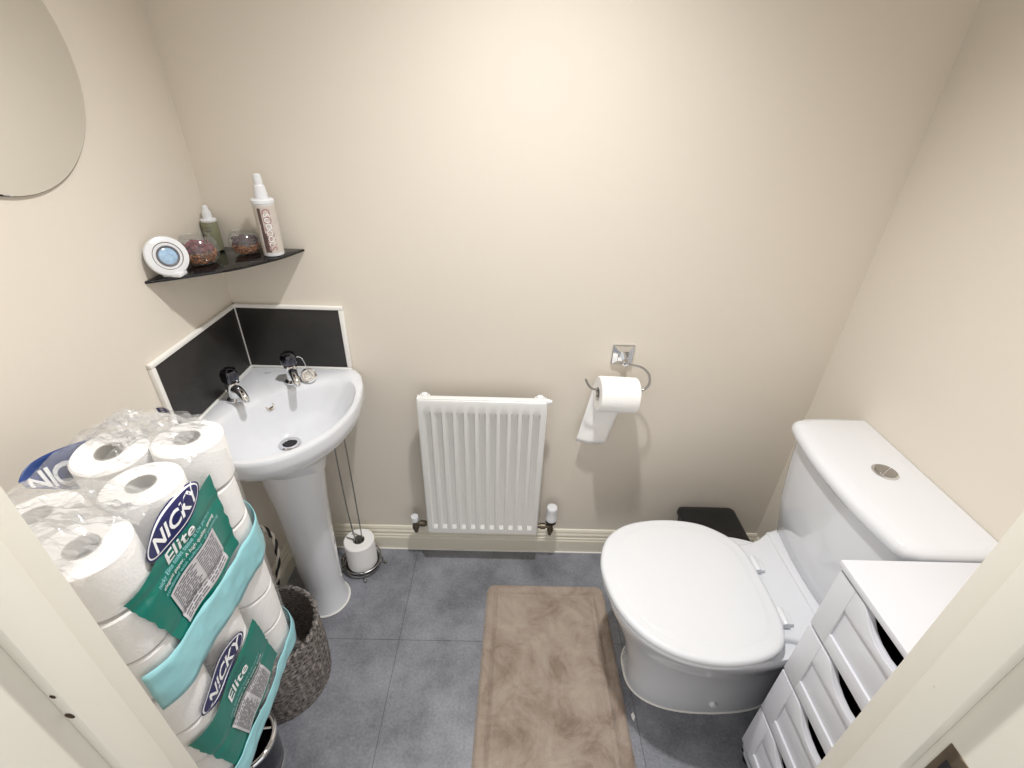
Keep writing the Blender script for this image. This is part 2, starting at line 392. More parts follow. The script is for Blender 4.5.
def tap(loc, d, label):
    x, y = loc; z = .8145; t = thing('basin_tap', label, 'tap', (x, y, z), 'chrome taps on the corner basin')
    d = Vector((d[0], d[1], 0)).normalized()
    MB().lathe([(.022, 0), (.024, .002), (.024, .006), (.020, .009), (.016, .012), (.016, .03), (.018, .04), (.018, .052), (.015, .056)], (x, y, z), n=32).build('body', M['chrome'], t)
    P = Vector((x, y, z))
    pth = spline([P + d * .006 + Vector((0, 0, .036)), P + d * .03 + Vector((0, 0, .044)), P + d * .055 + Vector((0, 0, .042)), P + d * .070 + Vector((0, 0, .033)), P + d * .074 + Vector((0, 0, .024))], 5)
    MB().tube(pth, [.013 - .004 * i / len(pth) for i in range(len(pth))], 16).build('spout', M['chrome'], t)
    hd = []
    h = MB()
    prof = [(.012, .055), (.019, .060), (.021, .066), (.021, .084), (.018, .092), (.010, .096), (.0001, .097)]
    n = 40
    h.rings([[Vector((x + r * (1 + .07 * cos(5 * 2 * pi * j / n) * (r > .013)) * cos(2 * pi * j / n), y + r * (1 + .07 * cos(5 * 2 * pi * j / n) * (r > .013)) * sin(2 * pi * j / n), z + zz)) for j in range(n)] for r, zz in prof])
    hh = h.build('tap_head', M['bowl_liner'], t)  # darkened chrome paints in the reflection of the charcoal tiles
    MB().lathe([(.0001, .0965), (.010, .0965), (.009, .0985), (.0001, .099)], (x, y, z), n=24).build('indicator_cap', M['blackglass'], hh)
    return t
tap((.060, -.200), (.75, -.65), 'chrome basin tap on the left, nearer the multipack')
tap((.176, -.098), (.55, -.85), 'chrome basin tap on the right, with the plug chain')
pl = thing('basin_plug', 'small chrome-topped plug on a chain beside the right tap', 'plug', (.222, -.085, .8145))
pq = Vector((.25, -.75, .62))
MB().lathe([(.0001, 0), (.017, 0), (.019, .008), (.021, .010), (.0225, .012), (.0225, .015), (.018, .0165), (.017, .0155), (.012, .0155), (.010, .0170), (.0001, .0172)], Vector((.216, -.080, .8235)), pq, 32).build('stopper', M['chrome'], pl)
cp = spline([(.186, -.098, .872), (.196, -.09, .892), (.208, -.087, .888), (.216, -.088, .866), (.220, -.090, .845), (.221, -.092, .838)], 8)
cm = MB()
for i in range(0, len(cp) - 1):
    c = cp[i]; cm.lathe([(.0001, -.0016), (.0012, -.001), (.0016, 0), (.0012, .001), (.0001, .0016)], c, (0, 0, 1), 8)
cm.tube(cp, .0006, 6)
cm.build('ball_chain', M['chrome'], pl)

# ------------------------------------------------------------------ corner shelf and what is on it
zs = 1.180
fa = spline([(.241, -.0005, 0), (.215, -.075, 0), (.185, -.125, 0), (.145, -.180, 0), (.09, -.228, 0), (.045, -.262, 0), (.0005, -.292, 0)], 6)
shp = [(.0005, -.0005)] + [(p.x, min(p.y, -.0005)) for p in fa]
tag(MB().prism(shp, zs - .006, zs, .001, 2).build('corner_shelf', M['blackglass']), 'black glass corner shelf above the basin holding bowls and bottles', 'shelf')

bt = thing('spray_bottle', 'tall white spray bottle with grey-pink printed label at the right end of the shelf', 'bottle', (.195, -.055, zs))
bx, by = .186, -.060
MB().lathe([(.020, 0), (.0247, .002), (.0252, .006), (.0252, .128), (.0267, .130), (.0267, .137), (.023, .140), (.013, .1405)], (bx, by, zs), n=40).build('bottle_body', M['plasticw'], bt)
MB().lathe([(.0155, .138), (.0150, .152), (.0128, .166), (.0120, .169), (.0098, .172), (.0095, .188), (.0080, .195), (.0001, .197)], (bx, by, zs), n=28).build('spray_cap', M['plasticw'], bt)
def cyl_patch(a0, a1, h0, h1, r, n=16, c=(bx, by)):
    v = []; f = []
    for i in range(n + 1):
        a = a0 + (a1 - a0) * i / n
        for h in (h0, h1): v.append((c[0] + r * cos(a), c[1] + r * sin(a), zs + h))
    for i in range(n): f.append((2 * i, 2 * i + 2, 2 * i + 3, 2 * i + 1))
    return v, f
lb = obj('label', *cyl_patch(-pi * .95, pi * .05, .010, .126, .0254, 30), M['beige'], bt)
fc = -pi / 2 + .35
k = MB(); k.add(*cyl_patch(fc - .62, fc - .30, .012, .120, .0255, 6)); k.add(*cyl_patch(fc - .3, fc - .05, .012, .06, .0255, 6))
k.build('dark_panel', M['brownp'], lb)
pn = MB(); v = [(bx + .02565 * cos(a), by + .02565 * sin(a), zs + h) for a, h in ((fc - .80, .012), (fc - .25, .012), (fc - .62, .085), (fc - .70, .06))]
pn.add(v, [(0, 1, 2, 3)]); pn.build('pale_wedge', M['plasticw'], lb, smooth=0)
v, f = text_geo('COLOUS', .026, 0, .0006)
v = [(bx + .0258 * cos(fc + .12 + b / .0254), by + .0258 * sin(fc + .12 + b / .0254), zs + .068 + a) for a, b in [(-p[0], p[1]) for p in v]]
obj('lettering', v, f, M['pink'], lb, smooth=0)
v, f = text_geo('SUOCOL', .020, 0, 0)
v = [(bx + .0259 * cos(fc + .12 + b / .0254), by + .0259 * sin(fc + .12 + b / .0254), zs + .068 + a) for a, b in [(-p[0], p[1]) for p in v]]
obj('lettering', v, f, M['white_ink'], lb, smooth=0)

gb = thing('spray_bottle', 'small sage green spray bottle with white cap at the back of the shelf', 'bottle', (.03, -.035, zs))
MB().lathe([(.016, 0), (.0185, .002), (.019, .006), (.019, .072), (.0175, .076), (.012, .077)], (.022, -.034, zs), n=32).build('bottle_body', M['green'], gb)
MB().lathe([(.0183, .074), (.019, .078), (.0175, .081), (.0115, .082), (.0105, .098), (.008, .102), (.0065, .112), (.004, .114), (.0001, .1145)], (.022, -.034, zs), n=28).build('spray_cap', M['plasticw'], gb)
gl = MB()
for h, w in ((.060, .8), (.052, .8), (.040, .7), (.033, .75), (.026, .6)):
    gl.add(*cyl_patch(-pi / 2 + .2 - w / 2, -pi / 2 + .2 + w / 2, h, h + .0022, .0192, 6, (.022, -.034)))
gl.build('lettering', M['grey_ink'], gb, smooth=0)
v, f = text_geo('LAV', .012)
obj('lettering', [(.022 + .0193 * cos(-pi / 2 + .65 + b / .017), -.033 + .0173 * sin(-pi / 2 + .65 + b / .017), zs + .026 + a) for a, b in [(-p[0], p[1]) for p in v]], f, M['white_ink'], gb, smooth=0)

def glass_bowl(x, y, R, h, label, plabel, petal):
    b = thing('glass_bowl', label, 'bowl', (x, y, zs), 'glass bowls on the corner shelf')
    prof = [(R * .55, 0), (R * .75, h * .06), (R * .93, h * .25), (R, h * .48), (R * .96, h * .70), (R * .82, h * .88), (R * .70, h * .97), (R * .72, h)]
    pi_ = [(r - .0018, max(z, .002)) for r, z in reversed(prof)]
    MB().lathe(prof + pi_, (x, y, zs), n=48, cap0=True, cap1=True).build('bowl', M['glass'], b)
    MB().tube([(x + R * .71 * cos(a), y + R * .71 * sin(a), zs + h) for a in [2 * pi * k / 36 for k in range(36)]], .0013, 6, True).build('rim', M['glass'], b)
    v = []; f = []; mi = []
    def chip(c, s, sq, m):
        bm = bmesh.new(); bmesh.ops.create_icosphere(bm, subdivisions=1, radius=s)
        q = Matrix.Rotation(random.random() * 6, 3, (random.random() - .5, random.random() - .5, random.random() - .5 + .01))
        n = len(v)
        for w in bm.verts:
            p = q @ Vector((w.co.x, w.co.y * random.uniform(.6, 1), w.co.z * sq)); v.append(Vector(c) + p)
        for fa_ in bm.faces: f.append(tuple(w.index + n for w in fa_.verts)); mi.append(m)
        bm.free()
    def rad(z):
        z /= h
        for (r0, a), (r1, c) in zip(prof, prof[1:]):
            if a / h <= z <= c / h: return r0 + (r1 - r0) * (z - a / h) / max(1e-6, (c - a) / h)
        return R * .7
    for i in range(420):
        z = random.uniform(.005, h * .45); a = random.random() * 2 * pi; rr = (rad(z) - .0065) * random.random() ** .35
        chip((x + rr * cos(a), y + rr * sin(a), zs + z), random.uniform(.002, .0036), .6, 0)
    for i in range(110):
        z = random.uniform(h * .46, h * .74); a = random.random() * 2 * pi; rr = (rad(z) - .012) * random.random() ** .5
        chip((x + rr * cos(a), y + rr * sin(a), zs + z), random.uniform(.005, .009), .35, 1)
    o = obj('potpourri', v, f, [M['husk'], petal], None, smooth=0)
    for p, k in zip(o.data.polygons, mi): p.material_index = k
    tag(o, plabel, 'potpourri', kind='stuff')
glass_bowl(.0485, -.150, .0455, .066, 'round glass bowl beside the white air freshener', 'brown husks topped with wine-red petals in the bowl beside the air freshener', M['petal'])
glass_bowl(.114, -.054, .040, .056, 'round glass bowl behind the tall white spray bottle', 'brown husks topped with dark purple petals in the bowl by the tall bottle', M['petal2'])

af = thing('air_freshener', 'round white air freshener with pearly blue oval centre at the left end of the shelf', 'air freshener', (.035, -.245, zs))
ac = Vector((.038, -.248, zs + .0445)); an = Vector((.78, -.55, .30)).normalized()
MB().lathe([(.0001, -.016), (.030, -.015), (.040, -.008), (.0438, -.001), (.042, .004), (.035, .0065), (.030, .007), (.0295, .006), (.0001, .006)], ac, an, 56).build('casing', M['plasticw'], af)
MB().lathe([(.0285, .0062), (.0300, .0072), (.0288, .0068)], ac, an, 48, False, False).build('groove', M['brownp'], af)
MB().lathe([(.0185, .006), (.0185, .0085), (.021, .0095), (.0225, .0085), (.0225, .006)], ac, an, 48, False, False).build('bezel', M['grey_ink'], af)
MB().lathe([(.0001, .0088), (.014, .0082), (.0190, .0062), (.0001, .006)], ac, an, 48).build('inlay', M['pearl'], af)
MB().box(.022, -.262, zs, .062, -.232, zs + .010, .003).build('foot', M['plasticw'], af)

# ------------------------------------------------------------------ mirror
mr = thing('round_mirror', 'round frameless mirror on the left wall', 'mirror', (.0, -.463, 1.582))
MB().lathe([(.193, .001), (.194, .002), (.194, .0055), (.1925, .007), (.0001, .007), (.0001, .001)], (0, -.463, 1.582), (1, 0, 0), 96, False, False).build('glass', M['mirror'], mr)
MB().lathe([(.1932, 0), (.1947, .001), (.1947, .0052), (.1940, .0055)], (0, -.463, 1.582), (1, 0, 0), 96, True, False).build('edge', M['scuff'], mr)

# ------------------------------------------------------------------ radiator
rx0, rx1, rb, rt, ry = .530, .930, .1725, .7575, -.09
rad = thing('radiator', 'white panel radiator on the back wall', 'radiator', (.73, -.07, rb))
npch = 11; p = (rx1 - rx0 - .008) / (npch + .55); xs = [rx0 + .004]; dd = [0]
x = rx0 + .004 + p * .42
for i in range(npch):
    for dx, d in ((0, 0), (.0045, 1), (.0195, 1), (.024, 0)): xs.append(x + dx); dd.append(d)
    x += p
xs.append(rx1 - .004); dd.append(0)
zz = [rb, rb + .006, rb + .028, rb + .042, rt - .062, rt - .046, rt - .012, rt - .004, rt]
zd = [0, 0, 0, 1, 1, 0, 0, 0, 0]; yo = [.006, 0, 0, 0, 0, 0, 0, .002, .008]
v = []; f = []
for j, z in enumerate(zz):
    for i, xx in enumerate(xs): v.append((xx, ry + yo[j] + .0078 * dd[i] * zd[j], z))
n = len(xs)
for j in range(len(zz) - 1):
    for i in range(n - 1): f.append((j * n + i, j * n + i + 1, (j + 1) * n + i + 1, (j + 1) * n + i))
nb = len(v); m2 = MB(); m2.add(v, f)
bk = [(xs[0], ry + .016, rb), (xs[-1], ry + .016, rb), (xs[-1], ry + .016, rt), (xs[0], ry + .016, rt)]
m2.add(bk, [(3, 2, 1, 0)])
N0 = len(v)
m2.f += [tuple([N0 + 0] + list(range(0, n)) + [N0 + 1])[::-1], tuple([N0 + 3] + list(range((len(zz) - 1) * n, len(zz) * n)) + [N0 + 2])]
m2.build('front_panel', M['rad'], rad, smooth=28)
for xa in (rx0, rx1 - .004):
    MB().box(xa, ry + .002, rb + .004, xa + .004, -.064, rt + .002, .0012).build('side_panel', M['rad'], rad)
tg = MB(); tg.box(rx0 + .003, ry + .004, rt - .006, rx1 - .003, -.066, rt + .001, .002)
tg.build('top_rail', M['rad'], rad)
cf = MB()
for i in range(19):
    xa = rx0 + .03 + i * .0188; cf.box(xa, ry + .016, rb + .03, xa + .0015, -.055, rt - .03)
cf.build('convector_fins', M['rad'], rad, smooth=0)
for xa in (rx0 + .05, rx1 - .06):
    MB().box(xa, -.055, rb + .03, xa + .02, 0, rt - .09, .001).build('wall_bracket', M['rad'], rad)
for xa in (rx0 + .004, rx1 - .038):
    mm = MB(); mm.box(xa, -.066, rt - .020, xa + .034, -.050, rt - .002, .004, 3); mm.lathe([(.010, -.008), (.012, 0), (.010, .007), (.0001, .009)], (xa + .017, -.060, rt - .004), n=20)
    mm.build('top_clip', M['plasticw'], rad)
MB().lathe([(.0001, 0), (.007, 0), (.009, .002), (.009, .010), (.006, .013), (.006, .017), (.0001, .018)], (rx1 - .001, -.066, rt - .012), (1, 0, 0), 20).build('bleed_valve', M['plasticw'], rad)
MB().lathe([(.0001, 0), (.007, 0), (.009, .002), (.007, .006), (.0001, .007)], (rx0 + .001, -.066, rt - .012), (-1, 0, 0), 20).build('blanking_plug', M['chrome'], rad)

def valve(x, side, trv, label):
    t = thing('radiator_valve', label, 'valve', (x, -.055, .15))
    m = MB(); y = -.055; zc = rb + .014
    m.lathe([(.0085, -.03), (.010, -.028), (.0115, -.02), (.0115, -.012), (.009, -.008), (.009, .016), (.011, .018), (.011, .026), (.0001, .027)], (x, y, zc), n=24)
    xe = rx0 + .002 if side < 0 else rx1 - .002
    L = abs(xe - x)
    m.lathe([(.0075, 0), (.0075, L * .35), (.012, L * .38), (.012, L * .72), (.0085, L * .75), (.0085, L)], (x, y, zc), (-side, 0, 0), 8 if False else 20)
    m.build('valve_body', M['brass'], t)
    MB().tube(spline([(x, y, zc - .028), (x, y, zc - .038), (x, y + .006, zc - .048), (x, y + .016, zc - .052), (x, -.018, zc - .053), (x, -.001, zc - .053)], 5), .0068, 14).build('pipe', M['brass'], t)
    if trv:
        MB().lathe([(.014, .022), (.020, .024), (.020, .036), (.014, .038)], (x, y, zc), n=30).build('black_collar', M['black'], t)
        n = 60; h = MB(); prof = [(.016, .036), (.0215, .038), (.0215, .050), (.0200, .054), (.0195, .085), (.0205, .092), (.018, .098), (.010, .100), (.0001, .1005)]
        h.rings([[Vector((x + r * (1 + (.035 * cos(10 * 2 * pi * j / n) if .053 < q < .09 else 0)) * cos(2 * pi * j / n), y + r * (1 + (.035 * cos(10 * 2 * pi * j / n) if .053 < q < .09 else 0)) * sin(2 * pi * j / n), zc + q)) for j in range(n)] for r, q in prof])
        h.build('thermostat_head', M['plasticw'], t)
    else:
        MB().lathe([(.009, .014), (.0145, .016), (.0145, .030), (.013, .036), (.0001, .0375)], (x, y, zc), n=30).build('cap', M['plasticw'], t)
valve(.478, -1, False, 'small white-capped lockshield valve left of the radiator')
valve(.981, 1, True, 'white thermostatic valve with black collar right of the radiator')

# ------------------------------------------------------------------ toilet roll holder on the wall
hx, hz = 1.157, .885
th = thing('toilet_roll_holder', 'chrome hooked toilet roll holder with square wall plate', 'toilet roll holder', (hx, 0, hz))
pm = MB(); s_ = .033
pm.rings([[Vector((hx + a * k, -y, hz + b * k)) for a, b in ((-s_, -s_), (s_, -s_), (s_, s_), (-s_, s_))] for k, y in ((1, 0), (1, .006), (.93, .009), (.5, .014), (.48, .016))])
pm.build('wall_plate', M['chrome'], th, smooth=0)
MB().lathe([(.009, 0), (.009, .030), (.011, .034), (.011, .046), (.008, .049), (.0001, .050)], (hx, -.014, hz), (0, -1, 0), 28).build('post', M['chrome'], th)
rx, rz, ryy = 1.138, .805, -.082
hk = spline([(hx, -.058, hz - .004), (hx + .022, -.060, hz - .006), (hx + .050, -.065, hz - .012), (hx + .070, -.072, hz - .030), (hx + .074, -.078, hz - .055), (hx + .064, -.081, hz - .074), (hx + .046, -.082, rz), (hx + .02, -.082, rz - .0), (rx - .04, -.082, rz), (rx - .062, -.082, rz), (rx - .078, -.083, rz + .004), (rx - .092, -.084, rz + .020), (rx - .100, -.085, rz + .036)], 7)
MB().tube(hk, .0035, 14).build('hook', M['steel'], th)
# roll hanging on the hook
def roll_mesh(c, ax, r, L, rc=.020, seed=0, n=48):
    ax = Vector(ax).normalized(); c = Vector(c)
    q = Vector((0, 0, 1)).rotation_difference(ax)
    prof = [(rc, -L / 2 + .001), (r - .003, -L / 2), (r, -L / 2 + .003), (r + .0004, 0), (r, L / 2 - .003), (r - .003, L / 2), (rc, L / 2 - .001), (rc, -L / 2 + .001)]
    R = []
    for rr, z in prof:
        ln = []
        for j in range(n):
            a = 2 * pi * j / n; k = rr
            if rr > rc + .001: k = rr + .0012 * noise.noise(Vector((cos(a) * 2, sin(a) * 2, z * 12 + seed)))
            ln.append(c + q @ Vector((k * cos(a), k * sin(a), z)))
        R.append(ln)
    return MB().rings(R, False, False)
def core_mesh(c, ax, L, rc=.020):
    return MB().lathe([(rc - .0012, -L / 2 + .0005), (rc + .0002, -L / 2), (rc + .0002, L / 2), (rc - .0012, L / 2 - .0005), (rc - .0012, -L / 2 + .0005)], c, ax, 32, False, False)
tr_ = thing('toilet_roll', 'part-used white toilet roll hanging on the chrome wall hook, end sheet down', 'toilet roll', (rx, ryy, rz))
rax = (1, .06, -.05); rcz = rz - .016
roll_mesh((rx, ryy, rcz), rax, .0540, .118, seed=3).build('paper_roll', M['paper'], tr_, smooth=40)
core_mesh((rx, ryy, rcz), rax, .118).build('cardboard_core', M['card'], tr_)
# loose tail hanging behind
v = []; f = []; nu, nv = 10, 16
for j in range(nv + 1):
    t = j / nv
    for i in range(nu + 1):
        u = i / nu
        xx = (rx - .060 + .112 * u) * (1 - t) + (rx - .098 + .098 * u) * t
        zz_ = rcz - .0 - .226 * t + .01 * (1 - u) * t
        yy = ryy + .0555 - .003 * sin(t * pi) * 0 + .004 * sin(u * 6 + t * 2) * t - .012 * t
        v.append((xx, min(yy, -.012), zz_))
for j in range(nv):
    for i in range(nu): f.append((j * (nu + 1) + i, j * (nu + 1) + i + 1, (j + 1) * (nu + 1) + i + 1, (j + 1) * (nu + 1) + i))
tl = obj('loose_sheet', v, f, M['paper'], tr_)
sm = tl.modifiers.new('thick', 'SOLIDIFY'); sm.thickness = .0006

# ------------------------------------------------------------------ freestanding roll stand beside pedestal
sx, sy = .273, -.095
sd = thing('toilet_roll_stand', 'freestanding wire toilet roll stand between basin pedestal and radiator', 'toilet roll stand', (sx, sy, 0))
w = MB(); w.tube([(sx + .070 * cos(a), sy + .070 * sin(a), .034) for a in [2 * pi * k / 48 for k in range(48)]], .0028, 8, True)
w.tube([(sx + .066 * cos(a), sy + .066 * sin(a), .014) for a in [2 * pi * k / 48 for k in range(48)]], .0028, 8, True)
w.tube([(sx - .066, sy, .014), (sx + .066, sy, .014)], .0025, 8); w.tube([(sx, sy - .066, .014), (sx, sy + .066, .014)], .0025, 8)
w.build('base_ring', M['steel'], sd)
MB().lathe([(.0001, .0165), (.056, .0165), (.060, .018), (.0001, .0185)], (sx, sy, 0), n=40).build('base_disc', M['black'], sd)
for a in (-70, 5, 168, -150):
    a = radians(a); c = Vector((sx + .07 * cos(a), sy + .07 * sin(a), 0)); o = Vector((cos(a), sin(a), 0))
    ft = MB(); ft.tube(spline([c + Vector((0, 0, .040)), c + o * .006 + Vector((0, 0, .030)), c + o * .004 + Vector((0, 0, .016)), c + o * .012 + Vector((0, 0, .008))], 5), .0025, 8)
    ft.lathe([(.0001, 0), (.005, .001), (.0068, .0065), (.005, .012), (.0001, .013)], c + o * .014, n=16)
    ft.build('foot', M['steel'], sd)
lw = MB()
a1 = Vector((sx - .010, sy - .008, .02)); a2 = Vector((sx + .012, sy + .004, .02))
lw.tube(spline([a1, a1 + Vector((0, 0, .12)), a1 + Vector((-.004, -.004, .30)), a1 + Vector((-.003, -.004, .58)), a1 + Vector((.005, 0, .612)), a2 + Vector((-.004, 0, .612)), a2 + Vector((.004, 0, .58)), a2 + Vector((.002, 0, .30)), a2 + Vector((0, 0, .12)), a2], 6), .0024, 8)
lw.tube([a1 + Vector((0, 0, .126)), a1 + Vector((-.034, .012, .123))], .0018, 6)
lw.tube([a2 + Vector((0, 0, .130)), a1 + Vector((-.020, .030, .124))], .0018, 6)
lw.build('wire_loop', M['steel'], sd)
tr2 = thing('toilet_roll', 'white toilet roll standing on the wire stand by the pedestal', 'toilet roll', (sx, sy, .019))
roll_mesh((sx, sy, .019 + .059), (0, 0, 1), .0545, .118, .021, 9).build('paper_roll', M['paper'], tr2, smooth=40)
core_mesh((sx, sy, .019 + .059), (0, 0, 1), .118, .021).build('cardboard_core', M['card'], tr2)

# ------------------------------------------------------------------ wicker basket
kx, ky, KR, kh = .146, -.512, .137, .25
bk = thing('wicker_basket', 'dark grey round wicker basket between multipack and basin pedestal', 'basket', (kx, ky, 0))
def wick_surface(R0, R1, h0, h1, n=144, m=50, amp=.0022, flip=False):
    v = []; f = []
    for j in range(m + 1):
        t = j / m; R = R0 + (R1 - R0) * t + .004 * sin(t * pi); z = h0 + (h1 - h0) * t
        for i in range(n):
            a = 2 * pi * i / n
            ph = (i * 36 / n * 2 * pi / 2); wv = amp * cos(ph + (j % 2) * pi)
            v.append((kx + (R + wv) * cos(a), ky + (R + wv) * sin(a), z))
    for j in range(m):
        for i in range(n): k2 = (i + 1) % n; f.append((j * n + i, j * n + k2, (j + 1) * n + k2, (j + 1) * n + i))
    return v, f
v, f = wick_surface(KR - .004, KR - .004, .002, kh - .004)
n0 = len(v); v2, f2 = wick_surface(KR - .011, KR - .011, .010, kh - .004, amp=.001)
v += v2; f += [tuple(i + n0 for i in q[::-1]) for q in f2]
f += [tuple(range(143, -1, -1)), tuple(n0 + i for i in range(144))]
top0 = 50 * 144
f += [(top0 + i, top0 + (i + 1) % 144, n0 + top0 + (i + 1) % 144, n0 + top0 + i) for i in range(144)]
o = obj('body', v, f, M['wicker'], bk, smooth=60)
uvl = o.data.uv_layers.new(name='UVMap')
for lp in o.data.loops:
    c = o.data.vertices[lp.vertex_index].co; a = math.atan2(c.y - ky, c.x - kx) / (2 * pi); uvl.data[lp.index].uv = (a, c.z)
rm = MB()
for k in range(2):
    rm.tube([(kx + (KR - .006 + .004 * cos(20 * a + k * pi)) * cos(a), ky + (KR - .006 + .004 * cos(20 * a + k * pi)) * sin(a), kh + .002 + .004 * sin(20 * a + k * pi)) for a in [2 * pi * j / 200 for j in range(200)]], .0042, 6, True)
ro = rm.build('rim', M['wicker'], bk)
ul = ro.data.uv_layers.new(name='UVMap')
for lp in ro.data.loops:
    c = ro.data.vertices[lp.vertex_index].co; ul.data[lp.index].uv = (math.atan2(c.y - ky, c.x - kx) / (2 * pi), c.z)
# rope handle standing up from the rim against the wall
hp = spline([(.112, -.371, .205), (.116, -.369, .25), (.138, -.363, .35), (.145, -.360, .435), (.128, -.362, .487), (.095, -.372, .502), (.062, -.39, .470), (.036, -.42, .38), (.022, -.455, .27), (.018, -.468, .22)], 14)
for k in range(2):
    hm = MB(); pts = []
    for i, q in enumerate(hp):
        t = (hp[min(i + 1, len(hp) - 1)] - hp[max(i - 1, 0)]).normalized(); u = t.cross(Vector((.5, .5, .1))).normalized(); w_ = t.cross(u)
        ph = i * .50 + k * pi; pts.append(q + u * .0034 * cos(ph) + w_ * .0034 * sin(ph))
    hm.tube(pts, .0038, 8); hm.build('handle_strand', M['black'] if k else M['wick_w'], bk)

# ------------------------------------------------------------------ stool under the packs and chrome bin
sq = thing('stool', 'small black three-legged stool underneath the toilet roll multipacks', 'stool', (.165, -.81, 0))
ST = .474
MB().lathe([(.0001, ST - .022), (.115, ST - .022), (.122, ST - .017), (.122, ST - .004), (.118, ST), (.0001, ST)], (.192, -.806, 0), n=48).build('seat', M['black'], sq)
for a, b in (((.085, -.735), (.045, -.655)), ((.085, -.875), (.045, -.965)), ((.215, -.875), (.285, -.935))):
    MB().tube([(b[0], b[1], 0), (a[0], a[1], ST - .018)], [.009, .012], 14).build('leg', M['black'], sq)
cb = thing('chrome_bin', 'small dark bin with thick chrome rim on the floor below the multipacks', 'bin', (.168, -.742, 0))
MB().lathe([(.050, 0), (.060, .002), (.066, .012), (.069, .06), (.068, .12), (.067, .146), (.063, .146), (.062, .02), (.0001, .018)], (.168, -.742, 0), n=48).build('body', M['bowl_liner'], cb)
MB().tube([(.168 + .070 * cos(a), -.742 + .070 * sin(a), .150) for a in [2 * pi * k / 60 for k in range(60)]], .0072, 12, True).build('rim', M['chrome'], cb)
MB().lathe([(.058, 0), (.064, .001), (.065, .006), (.060, .009)], (.168, -.742, 0), n=48).build('foot_ring', M['chrome'], cb)
hd_ = spline([(.168 - .062, -.742, .147), (.168 - .03, -.742 - .02, .160), (.168 + .0, -.742 - .01, .168), (.168 + .035, -.742 + .02, .160), (.168 + .060, -.742 + .03, .149)], 6)
MB().tube(hd_, .0035, 10).build('handle', M['steel'], cb)

# ------------------------------------------------------------------ multipacks of toilet rolls
PR = .0568; CX0, CX1, CY0, CY1 = .1695, .2755, -.905, -.685
def perim(n=200):
    """rounded rectangle around the roll grid: list of (x, y, nx, ny, flatness) starting on front-left corner"""
    out = []
    segs = []
    L = [('arc', CX1, CY0, -pi / 2, 0), ('lin', (CX1 + PR, CY0), (CX1 + PR, CY1), (1, 0)), ('arc', CX1, CY1, 0, pi / 2), ('lin', (CX1, CY1 + PR), (CX0, CY1 + PR), (0, 1)),
         ('arc', CX0, CY1, pi / 2, pi), ('lin', (CX0 - PR, CY1), (CX0 - PR, CY0), (-1, 0)), ('arc', CX0, CY0, pi, 3 * pi / 2), ('lin', (CX0, CY0 - PR), (CX1, CY0 - PR), (0, -1))]
    for s in L:
        if s[0] == 'arc':
            for k in range(14):
                a = s[3] + (s[4] - s[3]) * k / 14; out.append((s[1] + PR * cos(a), s[2] + PR * sin(a), cos(a), sin(a), 0))
        else:
            for k in range(36):
                t = k / 36; out.append((s[1][0] + (s[2][0] - s[1][0]) * t, s[1][1] + (s[2][1] - s[1][1]) * t, s[3][0], s[3][1], t))
    return out
PP = perim(); NP_ = len(PP)
def dip(t): return -.0045 * sin(2 * pi * t) ** 2 if t else 0
def tierdip(z, zb, th):
    q = ((z - zb) / th) % 1.0; d = min(q, 1 - q)
    return -.0028 * math.exp(-(d / .07) ** 2) if (z - zb) > th * .5 and (zb + 3 * th - z) > th * .5 else 0
def front_x(y, z, zb, th, e=.0):
    y = max(min(y, CY1 + PR * .985), CY0 - PR * .985)
    if y < CY0: x = CX1 + sqrt(PR ** 2 - (y - CY0) ** 2)
    elif y > CY1: x = CX1 + sqrt(PR ** 2 - (y - CY1) ** 2)
    else: x = CX1 + PR + dip((y - CY0) / (CY1 - CY0) or 0)
    zt = zb + 3 * th
    if z > zt - .03: x -= .020 * ((z - zt + .03) / .03) ** 2
    return x + tierdip(z, zb, th) + e

